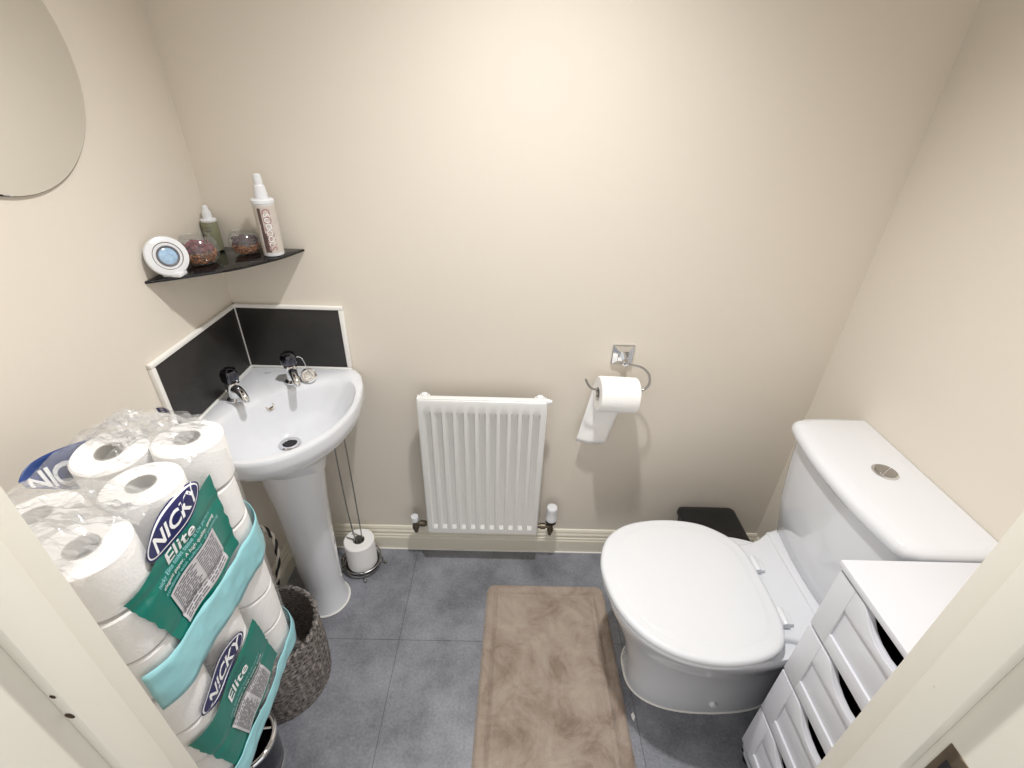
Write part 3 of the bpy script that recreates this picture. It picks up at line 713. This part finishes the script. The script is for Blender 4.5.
def multipack(zb, th, label, top):
    zt = zb + 3 * th
    pk = thing('toilet_roll_multipack', label, 'toilet roll pack', (.17, -.8, zb), 'toilet roll multipacks stacked in the left corner')
    # rolls along the visible faces (front, right end, left end, top)
    xs_ = [.276, .1695]; ys_ = [-.904, -.795, -.686]
    for k in range(3):
        for i, xx in enumerate(xs_):
            for j, yy in enumerate(ys_):
                if k < 2 and i > 0 and j == 1: continue
                dx = dy = dz = 0; ax = (0, 0, 1)
                if top and k == 2:
                    if i == 1 and j == 1: continue
                    if i == 1 and j == 2: dx, dy, dz, ax = .010, -.028, .002, (.06, -.10, 1)
                    elif i == 1 and j == 0: dx, dy, dz, ax = .002, .058, -.008, (-.06, .06, 1)
                    else: dx = .003; dy = (.004, .006, .006)[j]; dz = .0015; ax = ((.03, -.02, 1), (-.02, .02, 1), (.02, .03, 1))[j]
                c = (xx + dx, yy + dy, zb + th * (k + .5) + dz - .0005)
                r = roll_mesh(c, ax, .0522, th - .004, .0195, i * 3 + j + k * 9 + zb * 50, 40).build('roll', M['paper'], pk, smooth=40)
                if k == 2 and top: core_mesh(c, ax, th - .003, .0195).build('cardboard_core', M['card'], r)
    # clear film shell
    R = []; nz = 36
    for j in range(nz + 1):
        z = zb + .001 + (zt - zb - .001) * j / nz
        ln = []
        for (x, y, nx, ny, t) in PP:
            d = dip(t) + tierdip(z, zb, th) + .0005
            if zt - z < .03: d -= .014 * (1 - (zt - z) / .03) ** 2
            wr = .0022 * noise.noise(Vector((x * 22, y * 22, z * 30 + zb))) + .0014 * noise.noise(Vector((x * 60 + y * 30, y * 60, z * 18)))
            d += max(-.001, wr) if not (nx > .6) else 0
            ln.append(Vector((max(x + nx * d, .003), y + ny * d, z)))
        R.append(ln)
    base = R[-1]; cc = Vector((.2225, -.795, zt))
    for s, h in ((.93, .006), (.8, .010), (.66, .012), (.5, .013), (.34, .012), (.18, .010), (.03, .009)):
        ln = []
        for q in base:
            p_ = cc.lerp(q, s); a = math.atan2(p_.y + .8, p_.x - .17)
            hh = h * .2
            if top:
                hh = h + .004 + .009 * noise.noise(Vector((p_.x * 24, p_.y * 24, 4.))) + .005 * noise.noise(Vector((p_.x * 60, p_.y * 40, 1.)))
                hh += .012 * max(0, 1 - abs(p_.x - .16) / .06)
            ln.append(Vector((p_.x, p_.y, zt + max(hh, .004) * (1 if s < .9 else .6))))
        R.append(ln)
    MB().rings(R, True, True).build('film', M['film'], pk, smooth=60)
    P = lambda y, z, e: Vector((front_x(y, z, zb, th) + e, y, z))
    def patch(TL, TR, BR, BL, e, nu=40, nv=24, wav=0):
        v = []; f = []
        for j in range(nv + 1):
            for i in range(nu + 1):
                u = i / nu; t = j / nv
                y = (TL[0] * (1 - u) + TR[0] * u) * (1 - t) + (BL[0] * (1 - u) + BR[0] * u) * t
                z = (TL[1] * (1 - u) + TR[1] * u) * (1 - t) + (BL[1] * (1 - u) + BR[1] * u) * t
                if i in (0, nu): y += wav * 1.6 * noise.noise(Vector((j * .45, i, 5.)))
                v.append(P(y, zb + z, e + wav * .3 * noise.noise(Vector((y * 40, z * 90, 3)))))
        for j in range(nv):
            for i in range(nu): a = j * (nu + 1) + i; f.append((a, a + 1, a + nu + 2, a + nu + 1))
        return v, f
    def ell(cy, cz, a, b, tilt, e, n=56, rr=6):
        v = [P(cy, zb + cz, e)]; f = []
        for k in range(1, rr + 1):
            for j in range(n):
                q = 2 * pi * j / n; u = a * cos(q) * k / rr; w = b * sin(q) * k / rr
                v.append(P(cy + u * cos(tilt) - w * sin(tilt), zb + cz + u * sin(tilt) + w * cos(tilt), e))
        for j in range(n): f.append((0, 1 + j, 1 + (j + 1) % n))
        for k in range(rr - 1):
            for j in range(n):
                a_ = 1 + k * n + j; b_ = 1 + k * n + (j + 1) % n; f.append((a_, b_, b_ + n, a_ + n))
        return v, f
    def txt(body, size, cy, cz, tilt, e, m, parent, **kw):
        v, f = text_geo(body, size, **kw); ct, st_ = cos(tilt), sin(tilt)
        return obj('lettering', [P(cy + a * ct - b * st_, zb + cz + a * st_ + b * ct, e) for a, b in v], f, m, parent, smooth=0)
    if top: TL, TR, BR, BL = (-.934, .200), (-.725, .234), (-.722, .066), (-.895, .052)
    else: TL, TR, BR, BL = (-.952, .170), (-.754, .200), (-.733, .041), (-.919, .006)
    tp = obj('printed_panel', *patch(TL, TR, BR, BL, .0028, wav=.002), M['teal'], pk)
    oc = (-.819, .232) if top else (-.860, .216); tilt = radians(8 if top else 5)
    w0 = obj('badge', *ell(oc[0], oc[1], .066, .029 if not top else .0265, tilt, .0032), M['navy'], pk)
    obj('badge_ring', *ell(oc[0] - .001, oc[1] + .0015, .0630, .026 if not top else .0235, tilt, .0037), M['white_ink'], w0)
    obj('badge_face', *ell(oc[0] - .001, oc[1] + .0015, .0605, .0235 if not top else .021, tilt, .0042), M['navy'], w0)
    txt('NICKY', .034, oc[0] - .001, oc[1] + .001, tilt, .0048, M['white_ink'], w0, shear=.25, bold=.0008, width=1.0)
    ez = (.193 if top else .152)
    txt('Elite', .032, -.828 if top else -.846, ez, tilt * .6, .0044, M['white_ink'], tp, bold=.0005, width=1.12)
    if not top: txt('Tested & Loved', .008, -.842, .172, tilt, .0044, M['navy'], pk, width=1.1)
    base_z = .178 if top else .130; yc = -.822 if top else -.835
    lines = ['nicky Elite toilet tissue is the perfect', 'elegant paper. A high quality, strong', 'combined with softness - all promising', 'in each luxurious sheet']
    for i, s in enumerate(lines):
        z_ = base_z - i * .0105
        if top or i < 3: txt(s, .0098 if top else .0082, yc + .004 * i, z_ - (0 if top else .002), radians(4), .0042, M['white_ink'] if i == 1 else M['aqua'], tp, width=.93 if top else .9)
    if top: lab = ((-.880, .145), (-.765, .156), (-.756, .074), (-.872, .070))
    else: lab = ((-.896, .104), (-.788, .113), (-.772, .046), (-.872, .022))
    lp = obj('information_panel', *patch(*lab, .0046), M['silver_ink'], tp)
    def q(u, t):
        a, b, c, d = [Vector(k) for k in lab]; return a.lerp(b, u).lerp(d.lerp(c, u), t)
    bars = MB(); rnd = random.Random(5)
    for r_ in range(15):
        t = .06 + r_ * .06; u = .04
        while u < .93:
            L_ = rnd.uniform(.04, .16); e_ = min(u + L_, .95)
            if not (.47 < u < .52):
                k0, k1, k2, k3 = q(u, t), q(e_, t), q(e_, t + .028), q(u, t + .028)
                bars.add([P(k.x, zb + k.y, .0051) for k in (k0, k1, k2, k3)], [(0, 1, 2, 3)])
            u = e_ + .02
            if .44 < u < .54: u = .54
    bars.build('fine_print', M['grey_ink'], lp, smooth=0)
    # folded aqua seam around the foot of the pack
    v = []; f = []; idx = list(range(6, 14 + 36 + 14 + 10)); nn = len(idx); mm_ = 8
    for c, i in enumerate(idx):
        x, y, nx, ny, t = PP[i]; u = c / nn
        if top: lo, hi = -.016 + .005 * sin(u * 9), .064 + .006 * sin(u * 7 + 1) + .035 * max(0, u - .5)
        else: lo, hi = -.034 + .045 * u, .020 + .005 * sin(u * 11) + .075 * max(0, u - .4)
        for j in range(mm_ + 1):
            s = j / mm_; z = zb + lo + (hi - lo) * s
            d = dip(t) * .6 + .0060 + .0012 * sin(s * pi) + .0030 * noise.noise(Vector((x * 40 + y * 40, z * 60, 2))) - .0012 * s
            v.append((x + nx * d, y + ny * d, z))
    for c in range(nn - 1):
        for j in range(mm_): a = c * (mm_ + 1) + j; f.append((a, a + mm_ + 1, a + mm_ + 2, a + 1))
    sm_ = obj('aqua_seam', v, f, M['aqua'], pk, smooth=60)
    so = sm_.modifiers.new('thick', 'SOLIDIFY'); so.thickness = .0008; so.offset = 1
    return pk, zb
multipack(ST + .001 + .006, .0985, 'lower clear-wrapped multipack of white toilet rolls, underneath the other pack', False)
pk, zb = multipack(.785, .0905, 'upper clear-wrapped multipack of white toilet rolls, tops of rolls showing', True)
zt = zb + 3 * .0905
# crumpled printed film at the wall side of the top
nu, nv = 30, 12
bot = spline([(-.800, 1.052, 0), (-.765, 1.018, 0), (-.728, .985, 0), (-.66, .965, 0)], 10)
topc = spline([(-.798, 1.062, 0), (-.765, 1.071, 0), (-.715, 1.062, 0), (-.622, 1.022, 0)], 10)
def flap(u, t, e=0):
    k = u * 29.999; a = int(k); w = k - a
    b_ = bot[a].lerp(bot[a + 1], w); t_ = topc[a].lerp(topc[a + 1], w); p_ = b_.lerp(t_, t)
    return Vector((.122 + .004 * sin(u * 7 + t * 3) - .008 * t + e, p_.x, p_.y))
v = [flap(i / nu, j / nv) for i in range(nu + 1) for j in range(nv + 1)]; f = []
for i in range(nu):
    for j in range(nv): a = i * (nv + 1) + j; f.append((a, a + nv + 1, a + nv + 2, a + 1))
ff = obj('printed_flap', v, f, M['blue'], pk, smooth=60)
so = ff.modifiers.new('thick', 'SOLIDIFY'); so.thickness = .0006; so.offset = -1
tv, tf = text_geo('NICK', 1, .2, .03)
x0_ = min(a for a, b in tv); x1_ = max(a for a, b in tv); y0_ = min(b for a, b in tv); y1_ = max(b for a, b in tv)
obj('lettering', [flap(.06 + .84 * (a - x0_) / (x1_ - x0_), .10 + .62 * (b - y0_) / (y1_ - y0_), .0015) for a, b in tv], tf, M['white_ink'], ff, smooth=0)
# loose gathered film on top
def crumple(x0, y0, x1, y1, z, h, nu, nv, seed, m, name='film_gather', wx=.02):
    v = []; f = []
    for i in range(nu + 1):
        u = i / nu
        for j in range(nv + 1):
            t = j / nv; s = sin(t * pi)
            nz_ = noise.noise(Vector((u * 9 + seed, t * 5, seed))); n2 = noise.noise(Vector((u * 22 + seed, t * 10, seed * 2)))
            v.append((x0 + (x1 - x0) * t + wx * .4 * nz_, y0 + (y1 - y0) * u + .01 * n2, z + h * s * (.6 + .6 * sin(u * pi)) + .010 * nz_ + .006 * n2))
    for i in range(nu):
        for j in range(nv): a = i * (nv + 1) + j; f.append((a, a + nv + 1, a + nv + 2, a + 1))
    o = obj(name, v, f, m, pk, smooth=70)
    return o
crumple(.125, -.715, .21, -.630, zt - .006, .030, 60, 26, 3.1, M['film2'], wx=.012)
crumple(.12, -.70, .29, -.632, zt + .002, .014, 46, 26, 8.7, M['film2'], wx=.012)
crumple(.115, -.958, .325, -.835, zt + .002, .010, 60, 36, 5.7, M['film2'], wx=.006)
crumple(.12, -.960, .30, -.800, zt + .008, .012, 50, 30, 2.3, M['film2'], wx=.006)
crumple(.20, -.86, .325, -.640, zt + .005, .008, 50, 26, 11.3, M['film'], wx=.004)
# little printed strip by the splashback
def tab(u, t): return Vector((.200 + .060 * u, -.626 + .004 * sin(u * 6) - .004 * t, 1.060 + .020 * t - .006 * u + .002 * sin(u * 9)))
tv = [tab(i / 12, j / 3) for i in range(13) for j in range(4)]; tf = []
for i in range(12):
    for j in range(3): a = i * 4 + j; tf.append((a, a + 4, a + 5, a + 1))
st2 = obj('film_tab', tv, tf, M['film2'], pk)
a_, b_ = text_geo('EB', .020, 0, .0012)
obj('lettering', [tab(.25 + a / .06, .5 + b / .024) + Vector((0, -.001, 0)) for a, b in a_], b_, M['navy'], st2, smooth=0)

# ------------------------------------------------------------------ toilet
TY = -.470
toil = thing('toilet', 'white close-coupled toilet with closed lid against the right wall', 'toilet', (1.45, TY, 0))
NT = 72
def outl(xf, xb, hw, hb, e=1.0, n=NT, yc=TY):
    """egg outline: front tip xf, back xb, half width hw (max), half width at back hb"""
    pts = []
    xm = xf + (xb - xf) * .52
    for k in range(n):
        a = 2 * pi * k / n; c, s = cos(a), sin(a)
        sg = lambda q, p: (abs(q) ** p) * (1 if q >= 0 else -1)
        if c < 0: x = xm + (xm - xf) * sg(c, e); y = hw * sg(s, e)
        else:
            x = xm + (xb - xm) * sg(c, 2 / 3.4); y = (hw + (hb - hw) * ((x - xm) / (xb - xm)) ** 1.6) * sg(s, 2 / 3.4)
        pts.append((x, yc + y))
    return pts
def zr(pts, z): return [Vector((a, b, z)) for a, b in pts]
pan = MB()
pan.rings([zr(outl(1.200, 1.66, .122, .100, .75), 0), zr(outl(1.198, 1.66, .124, .100, .75), .010), zr(outl(1.200, 1.66, .120, .098, .8), .05), zr(outl(1.190, 1.66, .122, .098, .85), .12), zr(outl(1.168, 1.66, .132, .10, .9), .20),
           zr(outl(1.142, 1.66, .156, .11, .95), .27), zr(outl(1.116, 1.66, .184, .14), .33), zr(outl(1.102, 1.66, .196, .165), .37), zr(outl(1.098, 1.66, .199, .175), .395), zr(outl(1.102, 1.66, .196, .172), .405), zr(outl(1.16, 1.60, .14, .11), .407)])
pan.build('pan', M['ceramic'], toil, smooth=55)
dk = spline([(1.44, TY + .15, 0), (1.52, TY + .148, 0), (1.575, TY + .165, 0), (1.63, TY + .200, 0), (1.69, TY + .215, 0), (1.77, TY + .215, 0)], 6)
dk = [(q.x, q.y) for q in dk] + [(q.x, 2 * TY - q.y) for q in reversed(dk)]
MB().prism(dk, .345, .4235, .010, 4).build('deck', M['ceramic'], toil, smooth=50)
rk = MB(); rk.prism([(1.615, TY + .19), (1.79, TY + .20), (1.79, TY - .20), (1.615, TY - .19)], .405, .432, .008, 3); rk.build('cistern_ledge', M['ceramic'], toil)
# seat and lid: traced outline
seat_pts = spline([(1.078, -.465, 0), (1.083, -.395, 0), (1.112, -.330, 0), (1.168, -.284, 0), (1.240, -.262, 0), (1.320, -.256, 0), (1.400, -.268, 0), (1.455, -.298, 0), (1.492, -.336, 0), (1.508, -.385, 0), (1.513, -.47, 0), (1.513, -.555, 0), (1.503, -.615, 0), (1.478, -.655, 0), (1.430, -.680, 0), (1.360, -.694, 0), (1.290, -.693, 0), (1.215, -.673, 0), (1.148, -.628, 0), (1.100, -.556, 0)], 5, True)
sc_c = Vector((1.30, -.475, 0))
def off(P_, k): return [((sc_c + (q - sc_c) * k).x, (sc_c + (q - sc_c) * k).y) for q in P_]
sr = lambda k, z: [Vector((a, b, z)) for a, b in off(seat_pts, k)]
MB().rings([sr(.90, .409), sr(.965, .410), sr(.978, .416), sr(.975, .424), sr(.955, .4275), sr(.9, .428)]).build('seat', M['plasticw'], toil, smooth=50)
MB().rings([sr(.93, .4275), sr(.975, .4285), sr(.995, .433), sr(.995, .441), sr(.985, .4475), sr(.965, .4505), sr(.93, .4515), sr(.86, .4512), sr(.845, .4522), sr(.80, .4535), sr(.4, .455), sr(.05, .4555)]).build('lid', M['plasticw'], toil, smooth=60)
for yh in (TY + .062, TY - .098):
    hm = MB(); hm.lathe([(.0001, -.024), (.009, -.024), (.010, -.022), (.010, .022), (.009, .024), (.0001, .024)], (1.520, yh, .437), (0, 1, 0), 20); hm.box(1.512, yh - .018, .4225, 1.545, yh + .018, .436, .004)
    hm.build('hinge', M['plasticw'], toil)
# cistern
def cis(xf, hw, bow, z, r=.03, yc=-.444, xb=1.7985, n=10):
    pts = []
    for k in range(n + 1):   # bowed front from +y to -y
        t = k / n * 2 - 1; pts.append((xf + bow * t * t, yc - hw * t * .86))
    core = [(xb, yc + hw), (xf + bow * 2.2, yc + hw)]
    pts2 = [(xb, yc + hw), (xf + .10, yc + hw), (xf + bow + .034, yc + hw * .985), (xf + bow + .008, yc + hw * .935)] + pts + [(xf + bow + .008, yc - hw * .935), (xf + bow + .034, yc - hw * .985), (xf + .10, yc - hw), (xb, yc - hw)]
    return [Vector((a, b, z)) for a, b in pts2]
cis_yc = -.452
MB().rings([cis(1.640, .195, .014, .430), cis(1.634, .198, .014, .436), cis(1.612, .212, .016, .56), cis(1.600, .220, .018, .68), cis(1.594, .224, .018, .772)]).build('cistern', M['ceramic'], toil, smooth=50)
MB().rings([cis(1.592, .226, .018, .7725), cis(1.578, .2335, .020, .776), cis(1.573, .236, .020, .784), cis(1.573, .236, .020, .795), cis(1.577, .234, .020, .804), cis(1.586, .228, .020, .810), cis(1.612, .216, .016, .8125), cis(1.66, .16, .01, .8135, xb=1.78)]).build('cistern_lid', M['ceramic'], toil, smooth=50)
bu = Vector((1.706, -.440, .8132))
fb = MB(); fb.lathe([(.0001, 0), (.028, 0), (.028, .003), (.025, .005), (.0235, .005), (.0232, .004), (.0001, .004)], bu, n=40)
fbo = fb.build('flush_button', M['chrome'], toil)
hb_ = MB(); hb_.prism([(bu.x + .022 * cos(a), bu.y + .022 * sin(a)) for a in [pi * .2 + pi * k / 16 for k in range(17)]], bu.z + .004, bu.z + .0065, .001); hb_.build('half_button', M['steel'], fbo)
hb_ = MB(); hb_.prism([(bu.x + .0215 * cos(a) + .0008, bu.y + .0215 * sin(a) - .0008) for a in [pi * 1.22 + pi * .96 * k / 16 for k in range(17)]], bu.z + .004, bu.z + .0058, .001); hb_.build('half_button', M['steel'], fbo)
MB().lathe([(.0001, 0), (.010, 0), (.011, .004), (.008, .010), (.0001, .012)], (1.43, TY - .119, .050), (0, -1, .1), 20).build('bolt_cap', M['plasticw'], toil)
MB().rings([zr(outl(1.197, 1.662, .125, .102, .75), 0), zr(outl(1.194, 1.664, .127, .104, .75), .003), zr(outl(1.198, 1.662, .1245, .102, .75), .006)], True, True).build('sealant_bead', M['sealant'], toil)

# ------------------------------------------------------------------ black bin behind the toilet
bb = thing('pedal_bin', 'black plastic bin behind the toilet in the right corner', 'bin', (1.55, -.10, 0))
bn = MB()
def rr_(x0, y0, x1, y1, r, z, n=5):
    o = []
    for cx_, cy_, a0 in ((x1 - r, y1 - r, 0), (x0 + r, y1 - r, pi / 2), (x0 + r, y0 + r, pi), (x1 - r, y0 + r, 3 * pi / 2)):
        for k in range(n + 1): a = a0 + pi / 2 * k / n; o.append(Vector((cx_ + r * cos(a), cy_ + r * sin(a), z)))
    return o
MB().rings([rr_(1.465, -.185, 1.635, -.030, .02, 0), rr_(1.452, -.195, 1.65, -.024, .02, .250)]).build('body', M['black'], bb)
MB().rings([rr_(1.447, -.200, 1.655, -.021, .02, .250), rr_(1.445, -.202, 1.657, -.020, .02, .254), rr_(1.447, -.2, 1.655, -.022, .02, .269), rr_(1.456, -.19, 1.645, -.031, .02, .275), rr_(1.50, -.15, 1.6, -.07, .02, .277)]).build('lid', M['black'], bb)

# ------------------------------------------------------------------ drawer cabinet
cx0, cx1, cy0, cy1 = 1.480, 1.780, -.992, -.688
cab = thing('drawer_cabinet', 'slim white four-drawer cabinet with scooped handles beside the toilet', 'cabinet', (1.64, -.83, 0))
cbm = MB()
cbm.box(cx0, cy1 - .014, .022, cx1, cy1, .785, .001); cbm.box(cx0, cy0, .022, cx1, cy0 + .014, .785, .001); cbm.box(cx1 - .006, cy0, .022, cx1, cy1, .785)
cbm.box(cx0, cy0, .022, cx1, cy1, .036, .001)
cbm.box(cx0, cy0 + .01, .767, cx0 + .012, cy1 - .01, .785)
cbm.build('carcass', M['cabinet'], cab)
MB().box(cx0 - .019, cy0 - .003, .7852, cx1 + .004, cy1 + .004, .800, .002).build('top', M['cabinet'], cab)
for xx in (cx0 + .015, cx1 - .02):
    for yy in (cy0 + .02, cy1 - .02): MB().lathe([(.012, 0), (.013, .002), (.011, .022)], (xx, yy, 0), n=20).build('foot', M['black'], cab)
dh = .1765; ytop = .778
for i in range(4):
    zt_ = ytop - i * dh; zb_ = zt_ - dh + .009
    y0, y1 = cy0 + .003, cy1 - .003; ym = (y0 + y1) / 2
    # outline in (y, z), scooped top
    pts = [(y0, zb_), (y1, zb_), (y1, zt_)]
    sc = [(ym + k * .076, zt_ - h_) for k, h_ in ((1, 0), (.9, .004), (.76, .014), (.56, .028), (.3, .037), (0, .040), (-.3, .037), (-.56, .028), (-.76, .014), (-.9, .004), (-1, 0))]
    pts += sc + [(y0, zt_)]
    fn = lambda c: (cx0 - .015 + .0145 - c.z, c.x, c.y)
    fx = lambda c: (cx0 - .0005 - c.z, c.x, c.y)
    fw_ = .048; fr_top = zt_ - .056; fr_bot = zb_ + .034
    d = MB().prism(pts, 0, .0100, .0008, 2, fn=fx)
    d.prism([(y0 + fw_, fr_top), (y1 - fw_, fr_top), (y1 - fw_, zt_)] + sc + [(y0 + fw_, zt_)], .0085, .0150, .0010, 2, fn=fx)
    d.prism([(y0, zb_), (y0 + fw_, zb_), (y0 + fw_, zt_), (y0, zt_)], .0085, .0150, .0010, 2, fn=fx)
    d.prism([(y1 - fw_, zb_), (y1, zb_), (y1, zt_), (y1 - fw_, zt_)], .0085, .0150, .0010, 2, fn=fx)
    d.prism([(y0 + fw_, zb_), (y1 - fw_, zb_), (y1 - fw_, fr_bot), (y0 + fw_, fr_bot)], .0085, .0150, .0010, 2, fn=fx)
    dr_ = d.build('drawer', M['cabinet'], cab, smooth=30)
    dbx = MB(); dbx.box(cx0 + .002, cy0 + .018, zb_ + .008, cx1 - .03, cy0 + .026, zt_ - .05); dbx.box(cx0 + .002, cy1 - .026, zb_ + .008, cx1 - .03, cy1 - .018, zt_ - .05); dbx.box(cx0 + .002, cy0 + .018, zb_ + .006, cx1 - .03, cy1 - .018, zb_ + .012); dbx.box(cx1 - .038, cy0 + .018, zb_ + .008, cx1 - .03, cy1 - .018, zt_ - .05)
    dbx.build('drawer_box', M['black'], dr_, smooth=0)  # black colour paints in the unlit interior seen through the scoops

# ------------------------------------------------------------------ bath mat
v = []; f = []; nu, nv = 120, 200
X0, X1, Y0, Y1 = .752, 1.180, -.93, -.176
def rdist(x, y):   # distance inside the rounded rectangle
    r = .03; dx = min(x - X0, X1 - x); dy = min(y - Y0, Y1 - y)
    if dx < r and dy < r: return r - sqrt((r - dx) ** 2 + (r - dy) ** 2)
    return min(dx, dy)
for j in range(nv + 1):
    for i in range(nu + 1):
        x = X0 + (X1 - X0) * i / nu; y = Y0 + (Y1 - Y0) * j / nv
        d = rdist(x, y)
        if d < 0:
            cx_ = X0 + .03 if x < (X0 + X1) / 2 else X1 - .03; cy_ = Y0 + .03 if y < (Y0 + Y1) / 2 else Y1 - .03
            q = Vector((x - cx_, y - cy_)).normalized() * .03; x, y = cx_ + q.x, cy_ + q.y; d = 0
        z = .0135 * min(1, (max(d, 0) / .010)) ** .5
        z -= .0085 * math.exp(-((d - .036) / .005) ** 2) + .003 * math.exp(-((d - .052) / .004) ** 2)
        z += .0012 * noise.noise(Vector((x * 25, y * 25, 0))) + .0006 * noise.noise(Vector((x * 120, y * 120, 0)))
        lean = (y + .18) * .030 * (X1 - x) / (X1 - X0) - (y + .18) * .006 * (x - X0) / (X1 - X0)
        v.append((x + lean, y, max(z, .0008 if d <= 0 else .001)))
for j in range(nv):
    for i in range(nu): a = j * (nu + 1) + i; f.append((a, a + 1, a + nu + 2, a + nu + 1))
tag(obj('bath_mat', v, f, M['rug'], None, smooth=60), 'worn taupe bath mat with embossed border lying on the grey floor', 'bath mat')
# scrap of paper by the mat
tag(MB().prism([(1.196, -.600), (1.204, -.594), (1.207, -.606), (1.201, -.618), (1.197, -.612)], .0003, .0022, .0004, 1).build('paper_scrap', M['paper']), 'tiny white scrap of paper on the floor right of the mat', 'scrap')

# ------------------------------------------------------------------ lights
sp = bpy.data.lights.new('downlight_beam', 'SPOT'); sp.energy = 67; sp.spot_size = radians(128); sp.spot_blend = 1.0; sp.shadow_soft_size = .035; sp.color = (1, .99, .975)
so = bpy.data.objects.new('downlight_beam', sp); so.location = (.86, -.50, H - .02); so.rotation_euler = (radians(-13), 0, 0); so.parent = cl; so.matrix_parent_inverse = Matrix.Translation(-cl.location); C.objects.link(so)
w = bpy.data.worlds.new('hall_ambient'); bpy.context.scene.world = w; w.use_nodes = True
w.node_tree.nodes['Background'].inputs[0].default_value = (1, .985, .965, 1); w.node_tree.nodes['Background'].inputs[1].default_value = .72

# ------------------------------------------------------------------ camera
cam = bpy.data.cameras.new('camera'); cam.sensor_width = 36; cam.lens = 475.005 * 36 / 1024; cam.clip_start = .01
co = bpy.data.objects.new('camera', cam); C.objects.link(co); co.location = (.8026, -1.3015, 1.5478)
co.rotation_euler = (radians(59.02882), radians(-1.64839), radians(.18515))
S = bpy.context.scene; S.camera = co
S.view_settings.view_transform = 'Standard'; S.view_settings.look = 'None'; S.view_settings.exposure = .60; S.view_settings.gamma = 1; S.view_settings.use_curve_mapping = False
